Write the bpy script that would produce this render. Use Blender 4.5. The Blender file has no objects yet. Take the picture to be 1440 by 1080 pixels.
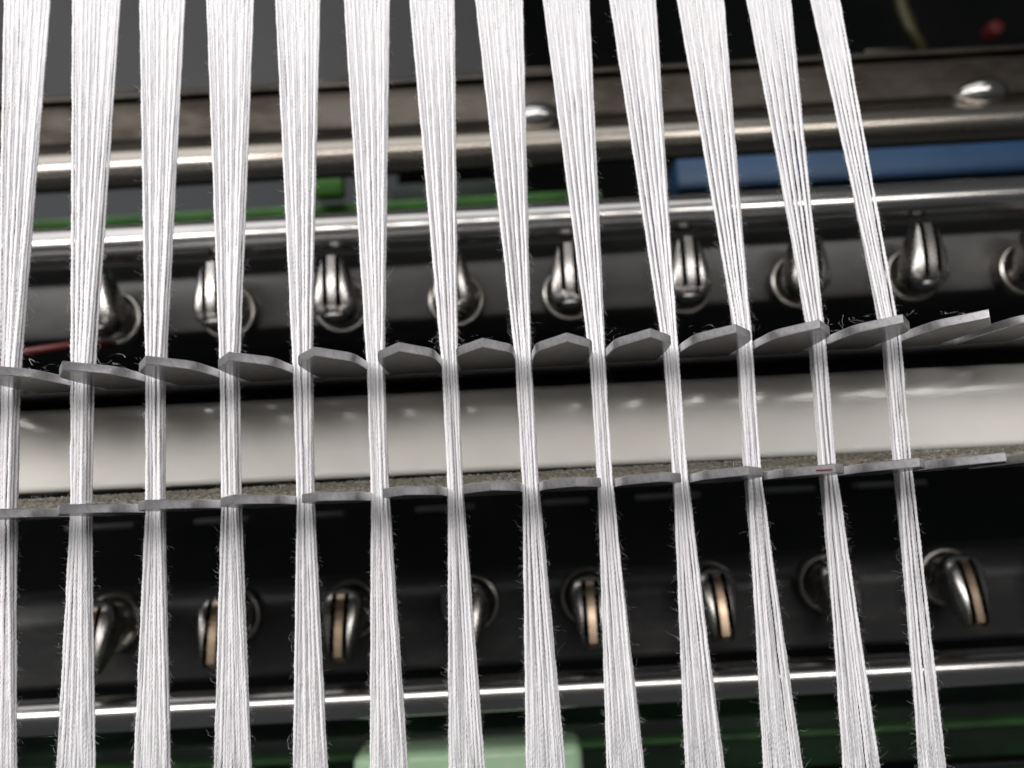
import bpy, bmesh, math, random
import numpy as np
from mathutils import Vector, Matrix

scene = bpy.context.scene
MM = 0.001
R = math.radians

# ------------------------------------------------------------------ camera
TH, PH, FPX = R(6.9), R(3.1), 1180.0
fw = Vector((0, math.cos(TH), math.sin(TH)))
up = Vector((0, -math.sin(TH), math.cos(TH)))
rt = Vector((1, 0, 0))
rc = rt * math.cos(PH) - up * math.sin(PH)
uc = up * math.cos(PH) + rt * math.sin(PH)
CAM = Vector((0, -115, 0))
cd = bpy.data.cameras.new('camera')
cam = bpy.data.objects.new('camera', cd)
scene.collection.objects.link(cam)
m = Matrix((rc, uc, -fw)).transposed().to_4x4()
m.translation = CAM * MM
cam.matrix_world = m
cd.sensor_width = 36.0
cd.lens = 36.0 * FPX / 1440.0
cd.clip_start = 0.005
cd.clip_end = 20
cd.dof.use_dof = True
cd.dof.focus_distance = 0.109
cd.dof.aperture_fstop = 17.0
scene.camera = cam

# ------------------------------------------------------------------ world, lamps, exposure
w = bpy.data.worlds.new('World')
scene.world = w
w.use_nodes = True
w.node_tree.nodes['Background'].inputs[0].default_value = (0.9, 0.95, 1.0, 1)
w.node_tree.nodes['Background'].inputs[1].default_value = 0.07


def lamp(name, loc, target, sx, sy, power, col):
    ld = bpy.data.lights.new(name, 'AREA')
    ld.shape = 'RECTANGLE'
    ld.size, ld.size_y, ld.energy, ld.color = sx, sy, power, col
    o = bpy.data.objects.new(name, ld)
    scene.collection.objects.link(o)
    o.location = loc
    d = Vector(target) - Vector(loc)
    o.rotation_euler = d.to_track_quat('-Z', 'Y').to_euler()
    return o


lamp('machine_tube_lamp', (-0.12, -0.29, 0.130), (0, 0, 0.03), 1.05, 0.04, 2.75, (1.0, 0.97, 0.95))
lamp('ceiling_panel_lamp', (-0.5, -0.9, 1.35), (0, 0.0, 0.0), 2.2, 1.4, 15.0, (0.97, 0.98, 1.0))

scene.view_settings.view_transform = 'Standard'
scene.view_settings.look = 'None'
scene.view_settings.exposure = 0.0
scene.view_settings.gamma = 1.0
scene.view_settings.use_curve_mapping = False


# ------------------------------------------------------------------ materials
def mat(name, base, rough=0.5, metal=0.0, noise=None, bump=None, spec=0.5, rough_var=0.0, coord_scale=(1, 1, 1), **kw):
    """noise=(scale, colour2, lo, hi)  bump=(scale, strength, distance_mm)"""
    mt = bpy.data.materials.new(name)
    mt.use_nodes = True
    nt = mt.node_tree
    b = nt.nodes['Principled BSDF']
    b.inputs['Base Color'].default_value = (*base, 1)
    b.inputs['Roughness'].default_value = rough
    b.inputs['Metallic'].default_value = metal
    b.inputs['Specular IOR Level'].default_value = spec
    for k, v in kw.items():
        b.inputs[k.replace('_', ' ')].default_value = v
    tc = nt.nodes.new('ShaderNodeTexCoord')
    mp = nt.nodes.new('ShaderNodeMapping')
    mp.inputs['Scale'].default_value = coord_scale
    nt.links.new(tc.outputs['Object'], mp.inputs[0])
    if noise:
        n = nt.nodes.new('ShaderNodeTexNoise')
        n.inputs['Scale'].default_value = noise[0]
        n.inputs['Detail'].default_value = 6
        n.inputs['Roughness'].default_value = 0.65
        nt.links.new(mp.outputs[0], n.inputs[0])
        cr = nt.nodes.new('ShaderNodeValToRGB')
        cr.color_ramp.elements[0].position = noise[2]
        cr.color_ramp.elements[1].position = noise[3]
        cr.color_ramp.elements[0].color = (*base, 1)
        cr.color_ramp.elements[1].color = (*noise[1], 1)
        nt.links.new(n.outputs[0], cr.inputs[0])
        nt.links.new(cr.outputs[0], b.inputs['Base Color'])
        if rough_var:
            mr = nt.nodes.new('ShaderNodeMapRange')
            mr.inputs[3].default_value = max(0.02, rough - rough_var)
            mr.inputs[4].default_value = rough + rough_var
            nt.links.new(n.outputs[0], mr.inputs[0])
            nt.links.new(mr.outputs[0], b.inputs['Roughness'])
    if bump:
        n2 = nt.nodes.new('ShaderNodeTexNoise')
        n2.inputs['Scale'].default_value = bump[0]
        n2.inputs['Detail'].default_value = 4
        nt.links.new(mp.outputs[0], n2.inputs[0])
        bp = nt.nodes.new('ShaderNodeBump')
        bp.inputs['Strength'].default_value = bump[1]
        bp.inputs['Distance'].default_value = bump[2] * MM
        nt.links.new(n2.outputs[0], bp.inputs['Height'])
        nt.links.new(bp.outputs[0], b.inputs['Normal'])
    return mt


M = {}
YARN = [mat('white_spun_yarn', c_, 0.9, 0, bump=(3200, 0.6, 0.08), spec=0.1, Subsurface_Weight=0.6, Subsurface_Radius=(0.0007, 0.0007, 0.0007), Subsurface_Scale=1.0) for c_ in ((0.83, 0.815, 0.835), (0.79, 0.775, 0.80), (0.85, 0.835, 0.845))]
M['fuzz'] = mat('loose_fibre', (0.85, 0.84, 0.84), 0.7, 0, spec=0.3)
M['tooth'] = mat('satin_comb_steel', (0.68, 0.67, 0.68), 0.38, 1.0, noise=(1500, (0.48, 0.48, 0.50), 0.35, 0.7), bump=(3500, 0.2, 0.02), rough_var=0.08)
M['tooth_face'] = mat('ground_comb_steel', (0.30, 0.29, 0.285), 0.25, 1, noise=(700, (0.22, 0.21, 0.205), 0.35, 0.7), bump=(1200, 0.08, 0.02), rough_var=0.06)
M['comb_back'] = mat('dull_comb_steel', (0.16, 0.16, 0.17), 0.45, 1, noise=(300, (0.10, 0.10, 0.10), 0.4, 0.7))
M['nylon'] = mat('cream_nylon', (0.72, 0.70, 0.66), 0.17, 0, noise=(40, (0.69, 0.665, 0.61), 0.45, 0.75), bump=(420, 0.35, 0.05), Subsurface_Weight=0.5, Subsurface_Radius=(0.004, 0.0035, 0.003), Subsurface_Scale=1.0, coord_scale=(1, 3, 6), rough_var=0.05)
M['lint'] = mat('packed_lint', (0.33, 0.30, 0.25), 1.0, 0, noise=(1600, (0.10, 0.09, 0.075), 0.35, 0.65), bump=(1800, 1.0, 0.5), spec=0.1)
M['chrome'] = mat('polished_steel_tube', (0.58, 0.56, 0.54), 0.22, 1, noise=(260, (0.40, 0.38, 0.36), 0.35, 0.7), rough_var=0.05, coord_scale=(0.06, 1, 1), bump=(700, 0.05, 0.02))
M['sheet'] = mat('stained_steel_sheet', (0.105, 0.092, 0.079), 0.42, 1, noise=(90, (0.045, 0.038, 0.032), 0.40, 0.62), rough_var=0.14, coord_scale=(0.35, 1, 1), bump=(300, 0.08, 0.05))
M['lip'] = mat('rolled_steel_edge', (0.46, 0.42, 0.37), 0.27, 1, noise=(120, (0.28, 0.25, 0.21), 0.35, 0.7), rough_var=0.07, coord_scale=(0.1, 1, 1))
M['bar'] = mat('dark_oiled_steel', (0.05, 0.049, 0.047), 0.42, 0.4, noise=(70, (0.10, 0.096, 0.09), 0.45, 0.75), rough_var=0.12, coord_scale=(0.5, 1, 1))
M['bar_low'] = mat('darker_bar_steel', (0.018, 0.018, 0.018), 0.45, 0.3, noise=(90, (0.06, 0.057, 0.053), 0.5, 0.75), rough_var=0.12, coord_scale=(0.5, 1, 1))  # darker variant of the bar steel, used on the lower bar
M['guide'] = mat('polished_guide_steel', (0.50, 0.48, 0.46), 0.27, 1, noise=(500, (0.32, 0.30, 0.28), 0.4, 0.7), rough_var=0.06)
M['disc'] = mat('worn_disc_steel', (0.40, 0.38, 0.35), 0.32, 1, noise=(300, (0.24, 0.22, 0.20), 0.4, 0.7), rough_var=0.1)
M['brass'] = mat('worn_brass', (0.46, 0.36, 0.26), 0.32, 1, noise=(500, (0.30, 0.20, 0.13), 0.4, 0.7), rough_var=0.08)
M['black'] = mat('unlit_black', (0.003, 0.0035, 0.0035), 0.9, 0, noise=(20, (0.006, 0.006, 0.006), 0.4, 0.7), spec=0.05)  # shade put into the colour, for unlit depth and fork slots
M['grey'] = mat('grey_machine_paint', (0.050, 0.050, 0.052), 0.6, 0, noise=(15, (0.034, 0.034, 0.036), 0.4, 0.7))
M['grey2'] = mat('glint_grey', (0.05, 0.05, 0.052), 0.5, 0.0)  # flat grey for the imitated glints on the lower bar
M['green'] = mat('green_machine_paint', (0.17, 0.46, 0.09), 0.45, 0, noise=(60, (0.08, 0.27, 0.05), 0.4, 0.7))
M['dgreen'] = mat('dark_green_paint', (0.010, 0.036, 0.012), 0.5, 0, noise=(25, (0.003, 0.006, 0.004), 0.42, 0.6))
M['pgreen'] = mat('pale_green_plastic', (0.50, 0.78, 0.46), 0.3, 0, noise=(50, (0.72, 0.85, 0.68), 0.4, 0.7))
M['blue'] = mat('blue_machine_paint', (0.014, 0.056, 0.130), 0.5, 0, noise=(30, (0.010, 0.036, 0.085), 0.4, 0.7))
M['red'] = mat('red_cable_sheath', (0.08, 0.006, 0.006), 0.45)
M['redink'] = mat('red_marker_ink', (0.13, 0.02, 0.03), 0.5)
M['yellow'] = mat('yellow_cable_sheath', (0.035, 0.032, 0.005), 0.5)


# ------------------------------------------------------------------ helpers (all shapes in millimetres)
def un(px, py, Y):
    a, b = (px - 720) / FPX, (540 - py) / FPX
    d = fw + a * rc + b * uc
    t = (Y + 115) / d.y
    return Vector((d.x * t, Y, d.z * t))


def link(name, me, material, parent=None, loc=None, smooth=False):
    o = bpy.data.objects.new(name, me)
    scene.collection.objects.link(o)
    if material and not me.materials:
        me.materials.append(material)
    if loc is not None:
        o.location = Vector(loc) * MM
    if parent:
        o.parent = parent
    return o


def from_bm(name, bm, material, parent=None, loc=None, smooth=False):
    bmesh.ops.recalc_face_normals(bm, faces=bm.faces)
    bmesh.ops.scale(bm, vec=(MM, MM, MM), verts=bm.verts)
    me = bpy.data.meshes.new(name)
    bm.to_mesh(me)
    bm.free()
    if smooth:
        me.shade_smooth()
        if smooth is not True:
            try:
                me.set_sharp_from_angle(angle=R(smooth))
            except Exception:
                pass
    return link(name, me, material, parent, loc)


def box_bm(x0, x1, y0, y1, z0, z1, bev=0.0, seg=2, bm=None):
    bm = bm or bmesh.new()
    r = bmesh.ops.create_cube(bm, size=1)
    vs = r['verts']
    for v in vs:
        v.co = Vector(((x0 + x1) / 2 + v.co.x * (x1 - x0), (y0 + y1) / 2 + v.co.y * (y1 - y0), (z0 + z1) / 2 + v.co.z * (z1 - z0)))
    if bev:
        es = list({e for v in vs for e in v.link_edges})
        bmesh.ops.bevel(bm, geom=es, offset=bev, segments=seg, affect='EDGES', profile=0.5)
    return bm


def box(name, x0, x1, y0, y1, z0, z1, material, parent=None, bev=0.0, seg=2):
    return from_bm(name, box_bm(x0, x1, y0, y1, z0, z1, bev, seg), material, parent, smooth=35 if bev else False)


def extrude_x(name, prof, x0, x1, material, parent=None, smooth=35, nseg=1):
    """closed profile [(y,z)] extruded along X"""
    bm = bmesh.new()
    rings = []
    for k in range(nseg + 1):
        x = x0 + (x1 - x0) * k / nseg
        rings.append([bm.verts.new((x, y, z)) for y, z in prof])
    n = len(prof)
    for a, b in zip(rings[:-1], rings[1:]):
        for i in range(n):
            bm.faces.new((a[i], a[(i + 1) % n], b[(i + 1) % n], b[i]))
    bm.faces.new(rings[0])
    bm.faces.new(rings[-1])
    return from_bm(name, bm, material, parent, smooth=smooth)


def circle_prof(cy, cz, r, n=40):
    return [(cy + r * math.cos(2 * math.pi * i / n), cz + r * math.sin(2 * math.pi * i / n)) for i in range(n)]


def lathe_bm(prof, n=40, axis='Y'):
    """prof [(r, t)] around axis"""
    bm = bmesh.new()
    rings = []
    for r, t in prof:
        ring = []
        for i in range(n):
            a = 2 * math.pi * i / n
            c, s = r * math.cos(a), r * math.sin(a)
            ring.append(bm.verts.new((c, t, s) if axis == 'Y' else (c, s, t)))
        rings.append(ring)
    for a, b in zip(rings[:-1], rings[1:]):
        for i in range(n):
            bm.faces.new((a[i], a[(i + 1) % n], b[(i + 1) % n], b[i]))
    bm.faces.new(rings[0])
    bm.faces.new(rings[-1])
    bmesh.ops.remove_doubles(bm, verts=bm.verts, dist=1e-4)
    return bm


def tube_bm(pts, r, n=10):
    bm = bmesh.new()
    rings = []
    for i, p in enumerate(pts):
        p = Vector(p)
        d = (Vector(pts[min(i + 1, len(pts) - 1)]) - Vector(pts[max(i - 1, 0)])).normalized()
        a = d.orthogonal().normalized() if abs(d.z) > 0.9 else d.cross(Vector((0, 0, 1))).normalized()
        b = d.cross(a)
        rings.append([bm.verts.new(p + r * (a * math.cos(2 * math.pi * k / n) + b * math.sin(2 * math.pi * k / n))) for k in range(n)])
    for a, b in zip(rings[:-1], rings[1:]):
        for i in range(n):
            bm.faces.new((a[i], a[(i + 1) % n], b[(i + 1) % n], b[i]))
    bm.faces.new(rings[0])
    bm.faces.new(rings[-1])
    return bm


def empty(name, loc):
    o = bpy.data.objects.new(name, None)
    o.empty_display_size = 0.005
    scene.collection.objects.link(o)
    o.location = Vector(loc) * MM
    return o


def tag(o, label, cat, group=None):
    o['label'] = label
    o['category'] = cat
    if group:
        o['group'] = group
    return o


ORD = ['leftmost', 'second', 'third', 'fourth', 'fifth', 'sixth', 'seventh', 'eighth', 'ninth', 'tenth', 'eleventh', 'twelfth', 'thirteenth', 'fourteenth']

# ------------------------------------------------------------------ setting: the dark inside of the machine
o = box('machine_interior', -420, 420, 330, 336, -260, 330, M['black'])  # back panel coloured near black to stand for unlit depth
o['kind'] = 'structure'

tag(box('grey_panel', -330, un(735, 40, 220).x, 220, 224, 150, 260, M['grey'], bev=1), 'dull grey painted sheet panel at the top left behind the yarns', 'panel')

# ------------------------------------------------------------------ painted beams far behind
tag(box('slate_panel', -330, un(560, 250, 200).x, 200, 204, 104, 149, mat('slate_paint', (0.018, 0.021, 0.027), 0.6), bev=1), 'dark slate panel in the gap under the sheet rail at the left', 'panel')
tag(box('blue_beam', 60, 330, 160, 176, 97, 108, M['blue'], bev=1), 'dark blue painted beam behind the right end of the tubes', 'beam')
g1 = box('green_beam', -260, 30, 130, 146, 84.0, 87.6, M['green'], bev=0.8)
tag(g1, 'thin green painted beam just above the upper polished tube', 'beam')
tag(box('green_block', un(442, 270, 124).x, un(482, 270, 124).x, 123, 129, 87.7, 95.5, M['green'], bev=0.8), 'small green block standing on the thin green beam', 'block')
tag(box('dark_green_plate', un(545, 270, 140).x, un(720, 270, 140).x, 147, 153, 86, 99, M['dgreen'], bev=0.8), 'dark green plate behind the thin green beam', 'plate')
tag(box('green_rail', -260, 330, 118, 140, -78, -64, M['dgreen'], bev=1), 'dark green painted rail below the lower polished tube', 'rail')
tag(box('green_strip', -260, 330, 112, 117, -68.5, -67.2, mat('worn_green_paint', (0.06, 0.17, 0.045), 0.5, 0, noise=(40, (0.02, 0.06, 0.02), 0.4, 0.65)), bev=0.4), 'narrow bright green strip along the dark green rail', 'strip')

# ------------------------------------------------------------------ upper bent sheet rail with studs
Yb = 80


def bracket_profile():
    p = [(Yb + 26, 101.3), (Yb + 1.5, 101.3), (Yb, 100.2), (Yb, 99.4), (Yb + 3.0, 99.0), (Yb + 3.0, 90.0), (Yb + 1.0, 87.2)]
    cy, cz, r = Yb + 3.6, 82.6, 4.8
    for k in range(13):
        a = R(118 + k * (275 - 118) / 12)
        p.append((cy + r * math.cos(a), cz + r * math.sin(a)))
    p += [(Yb + 8, 79.5), (Yb + 26, 92.5)]
    return p


rail = empty('sheet_rail', (0, Yb, 78))
tag(rail, 'brownish bent steel sheet rail with a rounded lower edge', 'rail')
o = extrude_x('bent_sheet', bracket_profile(), -300, 300, M['sheet'], None, 30)
o.parent = rail
o.location = -rail.location
o = extrude_x('rolled_edge', circle_prof(Yb + 3.6, 82.6, 4.9, 44), -300, 300, M['lip'], None, 60)
o.parent = rail
o.location = -rail.location
for px, py in ((755, 166), (1380, 132)):
    c = un(px, py, Yb + 2)
    s = from_bm('stud', lathe_bm([(0.01, -4.0), (2.5, -3.6), (4.4, -2.0), (5.2, 0.6), (5.6, 2.0), (0.01, 2.0)], 28), M['chrome'], rail, smooth=40)
    s.location = (c - Vector((0, Yb, 78))) * MM
    s.scale = (1.25, 1, 0.72)
for px in (165, 462, 765, 1245):
    c = un(px, 110 - (px - 720) * 0.055, Yb + 6)
    t = box('tab', -6, 6, -2, 6, 0, 2.6, M['sheet'], rail, bev=0.9)
    t.location = Vector((c.x, 6, 101.32 - 78)) * MM

# ------------------------------------------------------------------ polished tubes
RT = 3.9
t_up = extrude_x('polished_tube', circle_prof(52, 53.4, RT, 48), -260, 260, M['chrome'], None, 60)
tag(t_up, 'polished steel tube above the upper row of fork guides', 'tube')
t_lo = extrude_x('polished_tube', circle_prof(52, -39.3, 3.3, 48), -260, 260, M['chrome'], None, 60)
tag(t_lo, 'polished steel tube below the lower row of fork guides', 'tube')
c = un(1440, 1076, 70)
t3 = extrude_x('polished_tube', circle_prof(72, c.z - 3.0, 3.6, 40), un(1320, 1080, 70).x, 300, M['chrome'], None, 60)
tag(t3, 'short end of a polished tube in the lower right corner', 'tube')

# ------------------------------------------------------------------ dark bars that carry the guides
ub = empty('guide_bar', (0, 60, 36))
tag(ub, 'dark steel bar carrying the upper row of fork guides', 'bar')
prof = [(60.6, 51.8), (60.0, 51.2), (60.0, 37.5), (60.6, 36.2), (62.0, 35.6), (78, 35.6), (78, 51.8)]
o = extrude_x('bar_face', prof, -260, 260, M['bar'], ub, 30)
o.location = -ub.location
lb = empty('guide_bar', (0, 60, -36))
tag(lb, 'dark steel bar carrying the lower row of fork guides', 'bar')
prof = [(60.6, -35.8), (60.0, -35.0)] + [(66 - 6 * math.cos(R(a)), -24 + 6 * math.sin(R(a))) for a in range(0, 91, 10)] + [(78, -18), (78, -35.8)]
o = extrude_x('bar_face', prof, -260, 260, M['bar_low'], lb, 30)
o.location = -lb.location
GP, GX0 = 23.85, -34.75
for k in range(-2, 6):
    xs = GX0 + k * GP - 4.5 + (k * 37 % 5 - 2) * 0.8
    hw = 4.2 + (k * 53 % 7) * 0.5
    p = box('glint_plate', xs - hw, xs + hw, 62, 66, -4.6, -3.4, M['grey2'], lb, bev=0.3)  # added plates imitating bright reflections along the bar flange
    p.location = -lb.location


# ------------------------------------------------------------------ fork guides
def prof_r(z):
    if z < 0:
        return 4.6 * math.sqrt(max(0.0, 1 - (z / 4.0) ** 2))
    t = z / 10.0
    return 4.6 - 2.5 * t ** 1.7


def slice_mesh(name, xa, xb, z0, z1, nz=18, nx=6, topr=None):
    bm = bmesh.new()
    rings = []
    for i in range(nz + 1):
        z = z0 + (z1 - z0) * i / nz
        r = prof_r(z)
        sgn = 1 if xb > abs(xa) else (-1 if -xa > abs(xb) else 0)
        a, b = xa, xb
        if sgn > 0:
            b = min(xb, r); b = max(b, a + 0.02)
        elif sgn < 0:
            a = max(xa, -r); a = min(a, b - 0.02)
        ring = []
        for j in range(nx + 1):
            u = j / nx
            x = a + (b - a) * (0.5 - 0.5 * math.cos(math.pi * u))
            ring.append((x, -0.85 * r * max(0.0005, 1 - (abs(x) / r) ** 4.5) ** (1 / 4.5), z))
        for j in range(nx + 1):
            u = 1 - j / nx
            x = a + (b - a) * (0.5 - 0.5 * math.cos(math.pi * u))
            ring.append((x, 0.85 * r * max(0.0005, 1 - (abs(x) / r) ** 4.5) ** (1 / 4.5), z))
        rings.append([bm.verts.new(v) for v in ring])
    n = len(rings[0])
    for a, b in zip(rings[:-1], rings[1:]):
        for i in range(n):
            bm.faces.new((a[i], a[(i + 1) % n], b[(i + 1) % n], b[i]))
    bm.faces.new(rings[0]); bm.faces.new(rings[-1])
    bmesh.ops.recalc_face_normals(bm, faces=bm.faces)
    bmesh.ops.scale(bm, vec=(MM,) * 3, verts=bm.verts)
    me = bpy.data.meshes.new(name)
    bm.to_mesh(me); bm.free()
    me.shade_smooth()
    me.set_sharp_from_angle(angle=R(40))
    return me


me_left = slice_mesh('outer_prong', -4.6, -2.0, -1.9, 10.2)
me_right = slice_mesh('outer_prong', 2.0, 4.6, -1.9, 10.2)
me_mid = slice_mesh('centre_prong', -0.85, 0.85, -1.9, 10.0)
me_left.materials.append(M['guide']); me_right.materials.append(M['guide'])


def base_mesh():
    pr = [(0.01, -4.0)] + [(prof_r(-4.0 * math.cos(R(a))), -4.0 * math.cos(R(a))) for a in range(10, 61, 10)] + [(3.7, -1.6), (0.01, -1.6)]
    bm = lathe_bm(pr, 36, 'Z')
    bmesh.ops.recalc_face_normals(bm, faces=bm.faces)
    bmesh.ops.scale(bm, vec=(MM,) * 3, verts=bm.verts)
    me = bpy.data.meshes.new('cup')
    bm.to_mesh(me); bm.free(); me.shade_smooth(); me.set_sharp_from_angle(angle=R(50))
    me.materials.append(M['guide'])
    return me


def disc_mesh():
    pr = [(0.01, 1.6), (3.6, 1.6), (4.4, 0.9), (4.7, -0.3), (5.15, -0.75), (5.6, -0.6), (5.85, 0.0), (5.85, 3.0), (0.01, 3.0)]
    bm = lathe_bm(pr, 48, 'Y')
    bmesh.ops.recalc_face_normals(bm, faces=bm.faces)
    bmesh.ops.scale(bm, vec=(MM,) * 3, verts=bm.verts)
    me = bpy.data.meshes.new('disc')
    bm.to_mesh(me); bm.free(); me.shade_smooth(); me.set_sharp_from_angle(angle=R(40))
    me.materials.append(M['disc'])
    return me


def neck_mesh():
    bm = lathe_bm([(0.01, 0), (1.9, 0), (1.9, 7.6), (0.01, 7.6)], 20, 'Y')
    bmesh.ops.recalc_face_normals(bm, faces=bm.faces)
    bmesh.ops.scale(bm, vec=(MM,) * 3, verts=bm.verts)
    me = bpy.data.meshes.new('neck')
    bm.to_mesh(me); bm.free(); me.shade_smooth(); me.set_sharp_from_angle(angle=R(40))
    me.materials.append(M['disc'])
    return me


ME_BASE, ME_DISC, ME_NECK = base_mesh(), disc_mesh(), neck_mesh()
me_mid_brass = me_mid.copy()
_c = box('slot_shade', -2.05, 2.05, 0.3, 2.2, -1.7, 7.5, M['black'])  # added black filler that makes the fork slots read as shaded
ME_SLOT_SHADE = _c.data
bpy.data.objects.remove(_c)
me_mid.materials.append(M['guide']); me_mid_brass.materials.append(M['brass'])


def fork_guide(x, flip, label, yaw):
    z = 38.2 if not flip else -21.8
    g = empty('fork_guide', (x, 52, z))
    tag(g, label, 'guide', 'fork guides along the %s bar' % ('lower' if flip else 'upper'))
    sgn = -1 if flip else 1
    fork = link('cup', ME_BASE, None, g)
    fork.scale = (0.86 if flip else 0.92, 1, 1)
    fork.rotation_euler = (R(27) if flip else R(11), math.pi if flip else 0, R(yaw))
    for me, nm in ((me_left, 'outer_prong'), (me_right, 'outer_prong'), (me_mid_brass if flip else me_mid, 'centre_prong')):
        link(nm, me, None, fork)
    link('slot_shade', ME_SLOT_SHADE, None, fork)
    d = link('disc', ME_DISC, None, g, (0.2, 5.0, 1.0 * sgn))
    link('neck', ME_NECK, None, g, (0, 0.3, 0.5 * sgn))
    return g


rng = random.Random(4)
for row, flip in (('upper', False), ('lower', True)):
    n = 10 if not flip else 9
    for k in range(-2, n - 2):
        i = k + 2
        fork_guide(GX0 + k * GP, flip, '%s steel fork guide %sin the %s row' % (ORD[i] if i == 0 else ORD[i], '' if i == 0 else 'from the left ', row), rng.uniform(-6, 6))

# ------------------------------------------------------------------ red cable, yellow cable
pts = [un(-60, 508, 40), un(0, 502, 40), un(40, 494, 40), un(95, 486, 41), un(130, 484, 45), un(160, 484, 52)]
tag(from_bm('red_cable', tube_bm(pts, 0.75), M['red'], smooth=True), 'thin red cable at the left edge below the guide bar', 'cable')
pts = [un(1262, -30, 190), un(1268, 10, 190), un(1280, 35, 190), un(1292, 62, 192), un(1300, 90, 200)]
tag(from_bm('yellow_cable', tube_bm(pts, 2.2), M['yellow'], smooth=True), 'blurred yellow cable in the dark at the top right', 'cable')
c = un(1397, 42, 215)
tag(from_bm('red_blob', lathe_bm([(0.01, -3), (2.6, -2.6), (3.2, -1), (3.2, 3), (0.01, 3)], 20), M['red'], None, c, smooth=40), 'small dark red blob at the top right corner', 'blob')  # red blob of unknown identity, shaped as a plain dome

# pale green part at the bottom
a, b = un(497, 1062, 74), un(818, 1050, 74)
bm = box_bm(a.x, b.x, 72, 84, a.z - 14, a.z + 0.3, 2.2, 4)
tag(from_bm('pale_green_cover', bm, M['pgreen'], smooth=40), 'pale green plastic cover at the bottom edge between the yarns', 'cover')

# ------------------------------------------------------------------ cream nylon bar with lint below it
bp = []
y0, zt, zb = 11.0, 14.9, 2.2
for k in range(7):
    aa = R(90 + k * 80 / 6)
    bp.append((y0 + 1.65 + 1.2 * math.cos(aa), zt - 1.15 + 1.15 * math.sin(aa)))
for k in range(6):
    aa = R(14 - 14 * k / 5)
    bp.append((y0 + 15.0 * (1 - math.cos(aa)), 10.0 + 15.0 * math.sin(aa)))
for k in range(7):
    aa = R(180 + k * 90 / 6)
    bp.append((y0 + 1.2 + 1.2 * math.cos(aa), zb + 1.2 + 1.2 * math.sin(aa)))
bp += [(y0 + 22, zb), (y0 + 22, zt)]
nb = extrude_x('nylon_bar', bp, -130, 130, M['nylon'], None, 40)
tag(nb, 'long cream nylon bar between the two steel combs', 'bar')
nb.rotation_euler = (0, R(0.35), 0)

# ------------------------------------------------------------------ the two combs
P, X0 = 10.17, 1.80
outline = [(0, -15.2), (3.15, -10.0), (3.55, -8.9), (3.75, -7.4), (3.98, -3.0), (3.98, 5.0)]


def tooth_mesh():
    o2 = outline + [(-x, y) for x, y in reversed(outline[1:])]
    bm = bmesh.new()
    lo = [bm.verts.new((x, y, 0)) for x, y in o2]
    hi = [bm.verts.new((x, y, 1.12)) for x, y in o2]
    n = len(o2)
    bm.faces.new(lo); bm.faces.new(hi)
    for i in range(n):
        bm.faces.new((lo[i], lo[(i + 1) % n], hi[(i + 1) % n], hi[i]))
    bmesh.ops.recalc_face_normals(bm, faces=bm.faces)
    es = [e for e in bm.edges if abs(e.verts[0].co.z - e.verts[1].co.z) < 1e-6]
    bmesh.ops.bevel(bm, geom=es, offset=0.10, segments=2, affect='EDGES', profile=0.5)
    bmesh.ops.scale(bm, vec=(MM,) * 3, verts=bm.verts)
    me = bpy.data.meshes.new('tooth')
    bm.to_mesh(me); bm.free()
    me.shade_smooth(); me.set_sharp_from_angle(angle=R(18))
    me.materials.append(M['tooth']); me.materials.append(M['tooth_face'])
    for pl in me.polygons:
        if abs(pl.normal.z) > 0.95:
            pl.material_index = 1
    return me


ME_TOOTH = tooth_mesh()


def comb(z, label, tip_up=0.0):
    c = empty('steel_comb', (0, 5, z))
    tag(c, label, 'comb')
    for k in range(-8, 9):
        t = link('tooth', ME_TOOTH, None, c)
        t.location = Vector((X0 + (k - 0.5) * P, -5 + rng.uniform(-0.12, 0.12), rng.uniform(-0.06, 0.06))) * MM
        t.rotation_euler = (R(rng.uniform(-0.4, 0.4) - tip_up), R(rng.uniform(-0.5, 0.5)), R(rng.uniform(-0.5, 0.5)))
    bk = box('back_plate', -125, 125, 5.02, 34, 0.03, 1.22, M['comb_back'], c, bev=0.05)
    bk.location = (0, -5 * MM, 0)
    return c


c_up = comb(16.85, 'upper steel comb with pointed teeth above the cream bar')
c_lo = comb(-1.0, 'lower steel comb seen edge on below the cream bar', 2.2)
# lint packed on the lower comb behind the teeth
bm = bmesh.new()
nx, ny = 1300, 8
prng = np.random.RandomState(3)
hh = prng.rand(nx + 1, ny + 1)
grid = [[bm.verts.new((-110 + 220 * i / nx, 6.2 + 4.4 * j / ny, 1.15 + 0.30 * hh[i][j] + 0.16 * j)) for j in range(ny + 1)] for i in range(nx + 1)]
for i in range(nx):
    for j in range(ny):
        bm.faces.new((grid[i][j], grid[i + 1][j], grid[i + 1][j + 1], grid[i][j + 1]))
for row_ in grid:
    row_[0].co.z = 0.4
lint = from_bm('lint_strip', bm, M['lint'], c_lo, smooth=True)
lint.location = Vector((0, -5, 0.35)) * MM
lint['kind'] = 'stuff'
# red marker traces on two lower teeth
for px, py, wd in ((1140, 662, 2.2), (1390, 650, 1.6), (487, 699, 1.3)):
    q = un(px, py, -9.5)
    # sits on the front edge of the nearest tooth as a thin ink film
    kk = round((q.x - X0) / P + 0.5)
    xc = X0 + (kk - 0.5) * P
    dx = q.x - xc
    y = -15.2 + abs(dx) * (5.2 / 3.15)
    ang = math.atan2(5.2, 3.15) * (1 if dx > 0 else -1)
    ink = box('ink_mark', -wd / 2, wd / 2, -0.04, 0.04, 0.10, 0.32, M['redink'], c_lo)
    ink.location = Vector((q.x, y - 5 - 0.06, 0.62)) * MM
    ink.rotation_euler = (0, 0, ang)

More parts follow.
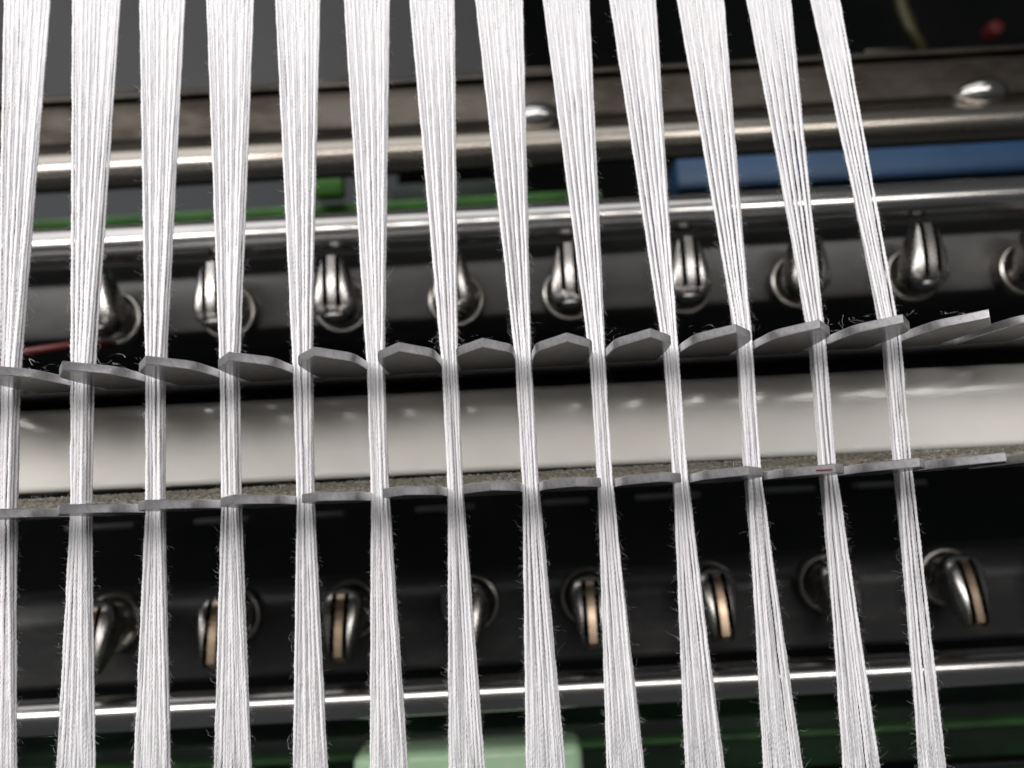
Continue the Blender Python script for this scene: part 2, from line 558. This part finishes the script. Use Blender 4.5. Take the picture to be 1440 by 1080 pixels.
# ------------------------------------------------------------------ yarn bundles
BUN = [  # top centre, top width, upper-slot px x, lower-slot px x, bottom centre, bottom width
    (39, 66, 20, 13, 3, 42), (136, 67, 118, 116, 107, 53), (229, 64, 222, 221, 216, 51), (324, 66, 326, 326, 328, 53),
    (419, 63, 429, 431, 437, 49), (516, 64, 531, 536, 548, 51), (608, 63, 634, 641, 656, 50), (702, 66, 737, 747, 768, 52),
    (796, 65, 838, 849, 880, 50), (890, 65, 941, 954, 990, 55), (985, 65, 1044, 1056, 1100, 53), (1081, 62, 1146, 1160, 1211, 51),
    (1160, 41, 1244, 1263, 1309, 38)]
ZU, ZL = 17.4, 0.0
NS = 6


def catmull(path, zz):
    """piecewise linear with softened kinks: path [(z,x,y)] descending z"""
    zs = np.array([p[0] for p in path])[::-1]
    xs = np.array([p[1] for p in path])[::-1]
    ys = np.array([p[2] for p in path])[::-1]
    acc_x = np.zeros_like(zz); acc_y = np.zeros_like(zz)
    offs = (-0.7, -0.35, 0, 0.35, 0.7)
    for d in offs:
        acc_x += np.interp(zz + d, zs, xs)
        acc_y += np.interp(zz + d, zs, ys)
    return acc_x / len(offs), acc_y / len(offs)


def build_mesh(name, V, Fq, material, smooth=True):
    me = bpy.data.meshes.new(name)
    k = Fq.shape[1]
    me.vertices.add(len(V)); me.vertices.foreach_set('co', (V * MM).astype(np.float32).ravel())
    me.loops.add(Fq.size); me.loops.foreach_set('vertex_index', Fq.astype(np.int32).ravel())
    me.polygons.add(len(Fq))
    me.polygons.foreach_set('loop_start', np.arange(0, Fq.size, k, dtype=np.int32))
    me.update(calc_edges=True)
    me.validate()
    me.shade_smooth()
    me.materials.append(material)
    return me


def yarn_bundle(bi, spec):
    rs = np.random.RandomState(100 + bi)
    tc, tw, ux, lx, bc, bw = spec
    PT = un(tc, 0, 3.5); PU = X0 + (bi - 7) * P; PL = PU
    meas = un(lx, 683 - (lx - 720) * 0.054, 0).x
    PL = 0.5 * PL + 0.5 * meas
    PB = un(bc, 1080, -1.0)
    wt = tw / FPX * 127.0
    wb = bw / FPX * 113.0
    nfront = max(8, int(round(wt / 0.335)))
    nback = 4 if bi < 12 else 3
    zz = np.concatenate([np.arange(96, 82, -0.5), np.arange(82, -48, -0.26), np.arange(-48, -62, -0.5)])
    VS, FS, off = [], [], 0
    paths = []
    n = nfront + nback
    ph_grid = np.arange(NS) * 2 * np.pi / NS
    for i in range(n):
        if i < nfront:
            u = (i + 0.5) / nfront * 2 - 1
            ytop = rs.uniform(-0.06, 0.06) + (0.06 if i % 2 else -0.03)
        else:
            u = rs.uniform(-0.85, 0.85)
            ytop = 0.65 + rs.uniform(0, 0.2)
        rad = 0.215 * rs.uniform(0.88, 1.12)
        uj = u + rs.uniform(-0.22, 0.22) / nfront
        xt = uj * (wt / 2)
        # slot: four columns stacked in depth, order kept from left to right
        xsu = uj * 1.0 + rs.uniform(-0.12, 0.12)
        ysu = ((i * 7) % n) / n * 2.4 - 1.2 + rs.uniform(-0.15, 0.15)
        xsl = uj * 0.95 + rs.uniform(-0.12, 0.12); ysl = ysu + rs.uniform(-0.2, 0.2)
        ub_ = np.clip(u + rs.uniform(-0.06, 0.06), -1, 1)
        xb = ub_ * (wb / 2 - 0.3 * rad); yb = ((i * 3) % 3) * 0.4 - 0.4 + rs.uniform(-0.1, 0.1)
        if ub_ * ub_ > 0.8:
            yb *= 0.4
        kt = (96 - PT.z) / (PT.z - ZU); kb = (ZL - PB.z); kb2 = (PB.z + 62) / kb
        top = (PT.x + xt, 3.5 + ytop); su = (PU + xsu, ysu); sl = (PL + xsl, ysl); bo = (PB.x + xb, -1.0 + yb)
        path = [(96, top[0] + (top[0] - su[0]) * kt, top[1] + (top[1] - su[1]) * kt), (PT.z, *top), (ZU, *su), (ZL, *sl), (PB.z, *bo),
                (-62, bo[0] + (bo[0] - sl[0]) * kb2, bo[1] + (bo[1] - sl[1]) * kb2)]
        x, y = catmull(path, zz)
        wv = rs.uniform(0, 6.28, 4)
        x = x + 0.014 * np.sin(zz * 0.55 + wv[0]) + 0.012 * np.sin(zz * 1.7 + wv[1])
        y = y + 0.02 * np.sin(zz * 0.43 + wv[2]) + 0.012 * np.sin(zz * 1.9 + wv[3])
        pitch = rs.uniform(1.35, 1.6)
        tw_ = zz / pitch * 2 * np.pi + wv[0] + 0.6 * np.sin(zz * 0.3 + wv[1])
        th = 1 + rs.uniform(0.05, 0.14) * np.sin(zz * 0.8 + wv[2]) + 0.05 * np.sin(zz * 2.3 + wv[3])
        A = ph_grid[None, :] + tw_[:, None]
        rr = rad * th[:, None] * (0.96 + 0.17 * np.cos(2 * ph_grid)[None, :])
        Vx = x[:, None] + rr * np.cos(A); Vy = y[:, None] + rr * np.sin(A)
        Vz = np.repeat(zz[:, None], NS, 1)
        VS.append(np.stack([Vx, Vy, Vz], -1).reshape(-1, 3))
        m_ = len(zz)
        a = (np.arange(m_ - 1)[:, None] * NS + np.arange(NS)[None, :])
        b = (np.arange(m_ - 1)[:, None] * NS + (np.arange(NS)[None, :] + 1) % NS)
        FS.append(np.stack([a, b, b + NS, a + NS], -1).reshape(-1, 4) + off)
        off += m_ * NS
        paths.append((x, y, rad))
    org = np.array([PU, 0.0, -62.0])
    root = empty('yarn_bundle', org)
    o_ = link('strands', build_mesh('strands', np.concatenate(VS) - org, np.concatenate(FS), YARN[0]), None, root)
    for mt_ in YARN[1:]:
        o_.data.materials.append(mt_)
    tone = rs.choice([0, 0, 1, 2], n)
    o_.data.polygons.foreach_set('material_index', np.repeat(tone, (len(zz) - 1) * NS).astype(np.int32))
    o_['kind'] = 'stuff'
    # loose fibres
    HV, HF, off = [], [], 0
    nh = 2600
    seg = 4
    for h in range(nh):
        i = rs.randint(n)
        if rs.rand() < 0.5:
            i = int(rs.choice([0, 1, nfront - 1, nfront - 2]))
        # denser near the combs
        q = rs.rand()
        zc = rs.uniform(-45, 70) if q < 0.45 else (rs.uniform(17.5, 45) if q < 0.72 else rs.uniform(-40, -3))
        x, y, rad = paths[i]
        idx = int(np.argmin(np.abs(zz - zc)))
        side = -1 if (i < nfront / 2) else 1
        ang = rs.uniform(-1.1, 1.1) + (np.pi if side < 0 else 0)
        if rs.rand() < 0.25:
            ang = rs.uniform(-np.pi, 0)
        d = np.array([math.cos(ang), math.sin(ang) * 0.8, rs.uniform(-1.2, 1.2)])
        d /= np.linalg.norm(d)
        p = np.array([x[idx], y[idx], zz[idx]]) + np.array([math.cos(ang), math.sin(ang), 0]) * rad * 0.8
        L = min(3.4, rs.gamma(1.7, 0.30))
        st = L / seg
        curl = rs.normal(0, 0.55, 3)
        rings = []
        hr = rs.uniform(0.007, 0.013)
        for s in range(seg + 1):
            rings.append(p + hr * np.array([[1, 0, 0.3], [-0.5, 0.87, 0], [-0.5, -0.87, -0.3]]) * (1 - 0.6 * s / seg))
            p = p + d * st
            d = d + curl * st * 1.5 + rs.normal(0, 0.5, 3)
            d /= np.linalg.norm(d)
        HV.append(np.concatenate(rings))
        a = (np.arange(seg)[:, None] * 3 + np.arange(3)[None, :])
        b = (np.arange(seg)[:, None] * 3 + (np.arange(3)[None, :] + 1) % 3)
        HF.append(np.stack([a, b, b + 3, a + 3], -1).reshape(-1, 4) + off)
        off += (seg + 1) * 3
    f_ = link('fuzz', build_mesh('fuzz', np.concatenate(HV) - org, np.concatenate(HF), M['fuzz']), None, root)
    f_['kind'] = 'stuff'
    return root


for bi, spec in enumerate(BUN):
    y_ = yarn_bundle(bi, spec)
    if bi == 0:
        lab = 'leftmost white yarn bundle, cut by the left edge of the picture'
    elif bi == 12:
        lab = 'rightmost and narrowest white yarn bundle'
    else:
        lab = '%s white yarn bundle from the left' % ORD[bi]
    tag(y_, lab, 'yarn', 'white yarn bundles threaded through the combs')

# ------------------------------------------------------------------ stray fibres lying on the combs
def stray(comb_obj, zc, count, seed, ya=-13, yb=-1):
    rs = np.random.RandomState(seed)
    HV, HF, off, seg = [], [], 0, 5
    cx = rs.uniform(-75, 65, 16)
    for h in range(count):
        x = cx[rs.randint(16)] + rs.normal(0, 1.6)
        p = np.array([x, rs.uniform(ya, yb), zc + rs.uniform(0.02, 0.5)])
        d = rs.normal(0, 1, 3) * np.array([1, 0.7, 0.35]); d /= np.linalg.norm(d)
        hr = rs.uniform(0.010, 0.02); st = rs.gamma(2.0, 0.5) / seg
        rings = []
        for s_ in range(seg + 1):
            rings.append(p + hr * np.array([[1, 0, 0.3], [-0.5, 0.87, 0], [-0.5, -0.87, -0.3]]))
            p = p + d * st
            p[2] = max(p[2], zc)
            d = d + rs.normal(0, 0.45, 3) * np.array([1, 1, 0.5]); d /= np.linalg.norm(d)
        HV.append(np.concatenate(rings))
        a = (np.arange(seg)[:, None] * 3 + np.arange(3)[None, :]); b = (np.arange(seg)[:, None] * 3 + (np.arange(3)[None, :] + 1) % 3)
        HF.append(np.stack([a, b, b + 3, a + 3], -1).reshape(-1, 4) + off)
        off += (seg + 1) * 3
    org = np.array(comb_obj.location) / MM
    f_ = link('stray_fibres', build_mesh('stray_fibres', np.concatenate(HV) - org, np.concatenate(HF), M['fuzz']), None, comb_obj)
    f_['kind'] = 'stuff'


stray(c_up, 18.2, 240, 11)
stray(c_lo, 0.7, 160, 12)
stray(c_lo, 1.6, 420, 13, 6.5, 10.5)
